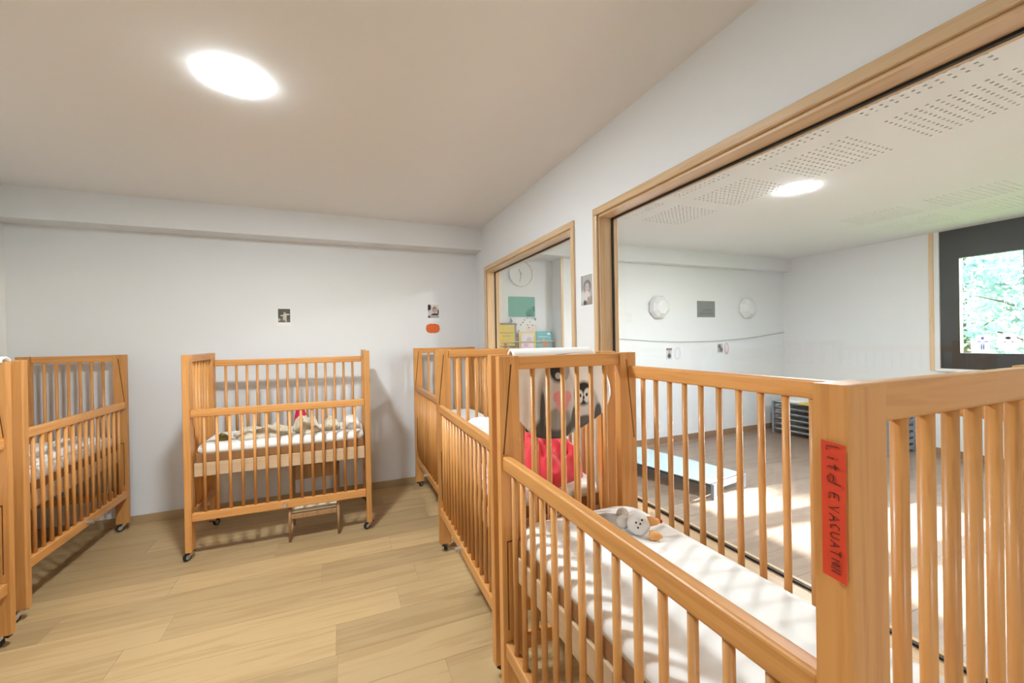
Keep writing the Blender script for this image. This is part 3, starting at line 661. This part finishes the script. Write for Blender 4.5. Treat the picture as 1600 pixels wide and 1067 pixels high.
backed_photo('wall_photo', 'photo_toddler', 'x-', 2.142, 2.024, 1.620, 1.797, XW, 'greyish photo of a small child between the two interior windows', low=.008)
N_ = 22; out = []
for k in range(N_ * 2):
    a = 2 * PI * k / (N_ * 2); rr = 1.0 if k % 2 == 0 else .90
    out.append((.5 + .5 * rr * abs(math.cos(a)) ** .7 * (1 if math.cos(a) > 0 else -1), .5 + .5 * rr * abs(math.sin(a)) ** .7 * (1 if math.sin(a) > 0 else -1)))
tag(flat_print('paper_cutout', 'orange_paper', 'y-', .797, .945, 1.505, 1.607, YB, .0015, outline=out), 'jagged orange paper cutout below the photo of two children', 'paper')
# play room wall things
def dome(x, z, r, label):
    """faceted round plaster ornament, bulging from the wall"""
    bm = bmesh.new(); n = 8
    def ring(rr, d): return [(x + rr * math.cos(2 * PI * (k + .5) / n), YB2 - d, z + rr * math.sin(2 * PI * (k + .5) / n)) for k in range(n)]
    loft(bm, [ring(r * .92, 0), ring(r, .03), ring(r * .86, .075), ring(r * .55, .11), ring(r * .2, .12)]); bmesh.ops.recalc_face_normals(bm, faces=bm.faces)
    tag(finish(bm, 'wall_ornament', 'plaster'), label, 'ornament', 'white faceted wall ornaments')
dome(3.93, 1.828, .165, 'white faceted round wall ornament, grey sign on one side and partition on the other'); dome(5.60, 1.838, .165, 'white faceted round wall ornament next to the play room corner')
print_mat('sign_grey', (.21, .21, .21), [('r', .62, .46, .20, .022, (.11, .11, .11)), ('r', .34, .44, .03, .06, (.13, .13, .13)), ('r', .52, .36, .30, .014, (.13, .13, .13)), ('r', .50, .24, .40, .030, (.12, .12, .12)), ('r', .50, .16, .38, .012, (.14, .14, .14))], .5)
tag(flat_print('wall_sign', 'sign_grey', 'y-', 4.636, 4.972, 1.700, 1.930, YB2, .004), 'square grey sign between the two white wall ornaments', 'sign')
bm = bmesh.new(); pts = []
for k in range(25):
    s = k / 24; x = 2.9 + (6.42 - 2.9) * s; pts.append((x, YB2 - .018, 1.46 - .11 * (1 - (2 * s - 1) ** 2) + .013 * s))
tube(bm, pts, .0035, 6); tag(finish(bm, 'string_line', 'string', smooth=True), 'thin grey string sagging along the play room wall', 'string')
print_mat('card_face', (.62, .62, .63), [('r', .5, .9, .5, .10, (.2, .2, .21)), ('e', .5, .62, .24, .2, (.50, .38, .34)), ('e', .5, .30, .30, .22, (.05, .05, .06))], .6)
print_mat('card_grey', (.55, .54, .54), [('e', .35, .7, .3, .25, (.15, .14, .14)), ('e', .65, .35, .28, .25, (.12, .11, .11)), ('e', .3, .25, .2, .15, (.30, .29, .29))], .6)
print_mat('card_outline', (.74, .75, .78), [('e', .5, .5, .40, .46, (.60, .62, .66)), ('e', .5, .5, .33, .40, (.76, .77, .80))], .6, soft=.06)
print_mat('card_pink', (.74, .70, .73), [('e', .5, .5, .45, .48, (.62, .42, .48)), ('e', .5, .55, .30, .34, (.74, .68, .72))], .6, soft=.1)
tag(flat_print('picture_card', 'card_face', 'y-', 4.069, 4.167, 1.126, 1.277, YB2, .003), 'small portrait card with a dark lower half below the string', 'card')
oval = [(.5 + .5 * math.cos(2 * PI * k / 20), .5 + .5 * math.sin(2 * PI * k / 20)) for k in range(20)]
tag(flat_print('picture_card', 'card_outline', 'y-', 4.204, 4.325, 1.112, 1.291, YB2, .003, outline=oval), 'pale oval card with a grey outline below the string', 'card')
tag(flat_print('picture_card', 'card_grey', 'y-', 5.014, 5.120, 1.187, 1.320, YB2, .003), 'small grey patterned card below the string beside the pink oval', 'card')
tag(flat_print('picture_card', 'card_pink', 'y-', 5.141, 5.240, 1.156, 1.336, YB2, .003, outline=oval), 'pale pink oval card below the string', 'card')
# recess : clock, poster, shelf, books
def clock():
    r = tag(empty('wall_clock', (2.022, YN, 2.222)), 'round white wall clock with thin grey hands', 'clock'); n = 48
    def ring(rr, d): return [(rr * math.cos(2 * PI * k / n), -d, rr * math.sin(2 * PI * k / n)) for k in range(n)]
    bm = bmesh.new(); loft(bm, [ring(.155, .0005), ring(.155, .03), ring(.150, .034), ring(.146, .034), ring(.144, .024)]); bmesh.ops.recalc_face_normals(bm, faces=bm.faces); finish(bm, 'case', 'plaster', r)
    for a, l, w in ((2.15, .062, .003), (-1.75, .10, .002)):
        bm = bmesh.new(); tube(bm, [(0, -.027, 0), (math.cos(a) * l, -.027, math.sin(a) * l)], w, 6); finish(bm, 'hand', 'grey_plastic', r)
    bm = bmesh.new(); tube(bm, [(0, -.024, 0), (0, -.030, 0)], .007, 12); finish(bm, 'hub', 'grey_plastic', r)
clock()
print_mat('poster_green', (.13, .38, .30), [('e', .82, .18, .14, .18, (.07, .26, .20)), ('e', .92, .40, .07, .14, (.08, .28, .22)), ('e', .72, .12, .08, .09, (.07, .26, .20))], .5)
tag(flat_print('poster', 'poster_green', 'y-', 1.857, 2.209, 1.703, 1.947, YN, .003), 'plain green poster under the wall clock', 'poster')
def ledge():
    r = tag(empty('book_ledge', (2.06, YN, 1.30)), 'narrow wooden book ledge with a thin front rail', 'shelf')
    box('board', 'frame_x', -.43, .375, -.10, 0, -.018, 0, r, .002)
    box('front_rail', 'frame_x', -.43, .375, -.100, -.090, .095, .108, r, .002)
    for x in (-.43, .363): box('rail_post', 'frame_z', x, x + .012, -.100, -.090, .0005, .095, r, .001)
ledge()
print_mat('book_yellow', (.66, .50, .07), [('r', .5, .64, .36, .016, (.25, .17, .03)), ('r', .5, .53, .20, .014, (.25, .17, .03)), ('e', .45, .22, .08, .05, (.35, .06, .06)), ('r', .5, .08, .5, .09, (.16, .14, .12)), ('e', .25, .08, .1, .05, (.5, .6, .5)), ('e', .6, .08, .1, .05, (.5, .55, .45)), ('r', .97, .5, .06, .5, (.17, .15, .13)), ('r', .5, .97, .5, .04, (.17, .15, .13))], .4)
print_mat('book_frame', (.62, .50, .13), [('r', .5, .5, .36, .40, (.70, .62, .66)), ('e', .4, .62, .14, .12, (.72, .70, .74)), ('e', .6, .55, .16, .16, (.55, .44, .52)), ('e', .4, .28, .14, .10, (.55, .35, .62))], .4)
print_mat('book_teal', (.10, .38, .40), [('r', .42, .70, .28, .02, (.6, .7, .7)), ('e', .78, .86, .10, .06, (.75, .8, .8)), ('e', .80, .66, .03, .03, (.75, .8, .8)), ('e', .55, .28, .22, .14, (.62, .22, .12)), ('e', .2, .34, .06, .05, (.6, .16, .16)), ('e', .45, .55, .05, .03, (.7, .7, .7))], .4)
dotted('book_floral', (.78, .77, .76), (.20, .24, .22), 22, .22)
def book(x0, x1, z1, mat, yfoot, lean, label, th=.012):
    w, h = x1 - x0, z1 - 1.301
    bm = bmesh.new(); bx(bm, -w / 2, w / 2, 0, th, 0, h); uvl = bm.loops.layers.uv.new('UVMap')
    for f in bm.faces:
        for l in f.loops: l[uvl].uv = ((l.vert.co.x + w / 2) / w, l.vert.co.z / h)
    o = finish(bm, 'book', mat, loc=((x0 + x1) / 2, yfoot, 1.301)); o.rotation_euler = (-lean, 0, 0); tag(o, label, 'book', 'picture books on the ledge')
book(1.885, 2.21, 1.69, 'book_floral', YN - .05, .06, 'white picture book with small dark floral motifs behind the others', .010)
book(1.668, 1.925, 1.625, 'book_yellow', YN - .082, .05, 'large yellow picture book with a grey brown border')
book(1.955, 2.180, 1.520, 'book_frame', YN - .082, .05, 'small picture book with a yellow border around pale drawings')
book(2.186, 2.405, 1.524, 'book_teal', YN - .082, .05, 'small teal picture book with an orange figure')
# window stickers
tag(flat_print('window_sticker', 'sticker_child' if False else 'paper_white', 'x-', 2.274, 2.168, 1.226, 1.386, XR + .0495, .001), 'white square sticker with a small figure on the garden window', 'sticker')
stk = bpy.data.objects['window_sticker']
print_mat('sticker_child', (.80, .80, .80), [('e', .5, .80, .12, .11, (.25, .18, .40)), ('e', .5, .50, .18, .18, (.55, .60, .75)), ('e', .22, .56, .16, .04, (.35, .25, .5)), ('e', .78, .56, .16, .04, (.35, .25, .5)), ('e', .42, .20, .06, .2, (.22, .2, .4)), ('e', .58, .20, .06, .2, (.22, .2, .4))], .5, thin=.6)
stk.data.materials[0] = M['sticker_child']
print_mat('sticker_face', (.84, .84, .84), [('e', .55, .72, .14, .07, (.03, .03, .03)), ('e', .40, .50, .05, .03, (.05, .05, .05)), ('e', .75, .52, .06, .03, (.05, .05, .05)), ('e', .58, .40, .08, .02, (.3, .2, .2))], .5, thin=.6)
tag(flat_print('window_sticker', 'sticker_face', 'x-', 2.119, 1.962, 1.209, 1.411, XR + .0495, .001, outline=oval), 'white round face sticker on the garden window', 'sticker')

# ------------------------------------------------------------------ stacking cots in the play room
def cot(loc, rotz, label, group, h=.125, sheet='cot_blue', L=1.30, W=.54, rails=True):
    """low stacking cot, local origin at a corner; length along +Y, width along +X"""
    r = tag(empty('stacking_cot', loc, rotz), label, 'cot', group)
    for x in (0, W):
        for y in (0, L):
            sx = 1 if x == 0 else -1; sy = 1 if y == 0 else -1
            bm = bmesh.new(); bx(bm, min(x, x + sx * .05), max(x, x + sx * .05), min(y, y + sy * .03), max(y, y + sy * .03), 0, h, .006); finish(bm, 'leg', 'cot_grey', r)
    for y in (0, L - .03): box('end_bar', 'cot_grey', .05, W - .05, y, y + .03, h - .05, h - .004, r, .006)
    for x in (0.004, W - .026): box('side_bar', 'cot_frame', x, x + .022, .03, L - .03, h - .032, h - .010, r, .004)
    bm = bmesh.new(); n, m = 10, 24; G = []
    for i in range(n + 1):
        row = []
        for j in range(m + 1):
            u, v = i / n, j / m; x = .002 + (W - .004) * u; y = .045 + (L - .09) * v
            inset = .03 * (abs(2 * v - 1) ** 6); x = W / 2 + (x - W / 2) * (1 - inset)
            row.append(bm.verts.new((x, y, h - .004 - .028 * math.sin(PI * u) * math.sin(PI * v) ** .6 + .004 * noise.noise(Vector((x * 9, y * 9, loc[1])))))) 
        G.append(row)
    for A, B in zip(G, G[1:]):
        for j in range(m): bm.faces.new((A[j], B[j], B[j + 1], A[j + 1]))
    bmesh.ops.recalc_face_normals(bm, faces=bm.faces); bmesh.ops.solidify(bm, geom=bm.faces[:], thickness=.004); finish(bm, 'cot_sheet', sheet, r, smooth=True)
    return r
tilt = math.atan2(.10, .52)
cot((2.965, 2.655, 0), tilt, 'single low cot with a pale blue sheet on the play room floor', None, h=.135)
for k in range(6): cot((5.84, 2.76, .001 + k * .078), 0, ['lowest cot of the pile by the play room corner', 'second cot from the floor in the pile', 'third cot from the floor in the pile', 'fourth cot from the floor in the pile', 'fifth cot from the floor in the pile', 'topmost cot of the pile, under the folded blankets'][k], 'cots piled in the play room corner', h=.077, L=1.42, W=.55)
zt = .001 + 6 * .078
tag(heap('blanket', 'linen_white', (6.06, 3.93, zt - .002), .17, .17, .06, 3.7, 0, 6, 4, .3), 'white blanket folded on top of the pile of cots', 'blanket')
tag(heap('blanket', 'blanket_teal', (6.06, 3.05, zt - .002), .19, .20, .08, 6.1, 0, 6, 4, .3), 'pale teal blanket hanging over the pile of cots', 'blanket')
bm = bmesh.new(); bx(bm, -.14, .04, -.22, .22, 0, .022, .009, 3); o = finish(bm, 'blanket', 'blanket_yellow', loc=(5.93, 3.55, zt + .0)); tag(o, 'flat yellow blanket folded between the others on the cots', 'blanket')

# ------------------------------------------------------------------ garden
struct(box('ground', 'grass', XR + .2, 60, -40, 40, -.3, -.15), 'grass outside the garden window')
def tree(x, y, h, crown, n, mat, seed, label, zc=None):
    rnd = random.Random(seed); r = tag(empty('tree', (x, y, -.15)), label, 'tree', 'garden trees')
    bm = bmesh.new(); tube(bm, [(0, 0, 0), (.05, .03, h * .4), (-.04, .05, h * .75), (0, 0, h)], [.11, .08, .055, .02], 8)
    for k in range(6):
        a = rnd.random() * 6.28; z = h * (.35 + .09 * k); tube(bm, [(0, 0, z), (math.cos(a) * crown * .5, math.sin(a) * crown * .5, z + .35), (math.cos(a) * crown * .8, math.sin(a) * crown * .8, z + .5)], [.035, .02, .008], 6)
    finish(bm, 'trunk', 'bark', r, smooth=True)
    vs, fs = [], []
    for k in range(n):
        while True:
            p = Vector((rnd.uniform(-1, 1), rnd.uniform(-1, 1), rnd.uniform(-1, 1)))
            if p.length < 1 and noise.noise(p * 2.2 + Vector((seed, 0, 0))) > -.12: break
        c = Vector((p.x * crown, p.y * crown, (zc if zc else h * .68) + p.z * h * .42)); s = rnd.uniform(.05, .10)
        a = Vector((rnd.gauss(0, 1), rnd.gauss(0, 1), rnd.gauss(0, 1))).normalized(); b_ = a.orthogonal().normalized(); i = len(vs)
        vs += [c - a * s, c + b_ * s * .45, c + a * s, c - b_ * s * .45]; fs.append((i, i + 1, i + 2, i + 3))
    me = bpy.data.meshes.new('foliage'); me.from_pydata([tuple(v) for v in vs], [], fs); me.materials.append(M[mat]); o = link('foliage', me, r); o['kind'] = 'stuff'
tree(12.5, 3.3, 3.4, 1.4, 5000, 'leaves_pale', 3, 'bushy pale green tree seen through the garden window')
tree(15.5, 5.6, 4.0, 1.5, 4000, 'leaves', 5, 'taller green tree behind the bushy pale one')
tree(10.2, 1.75, 2.5, .62, 1800, 'leaves', 8, 'unseen slender tree added to break up the sun on the play room floor', zc=3.12)  # added out of view; its crown blocks part of the sun on the floor
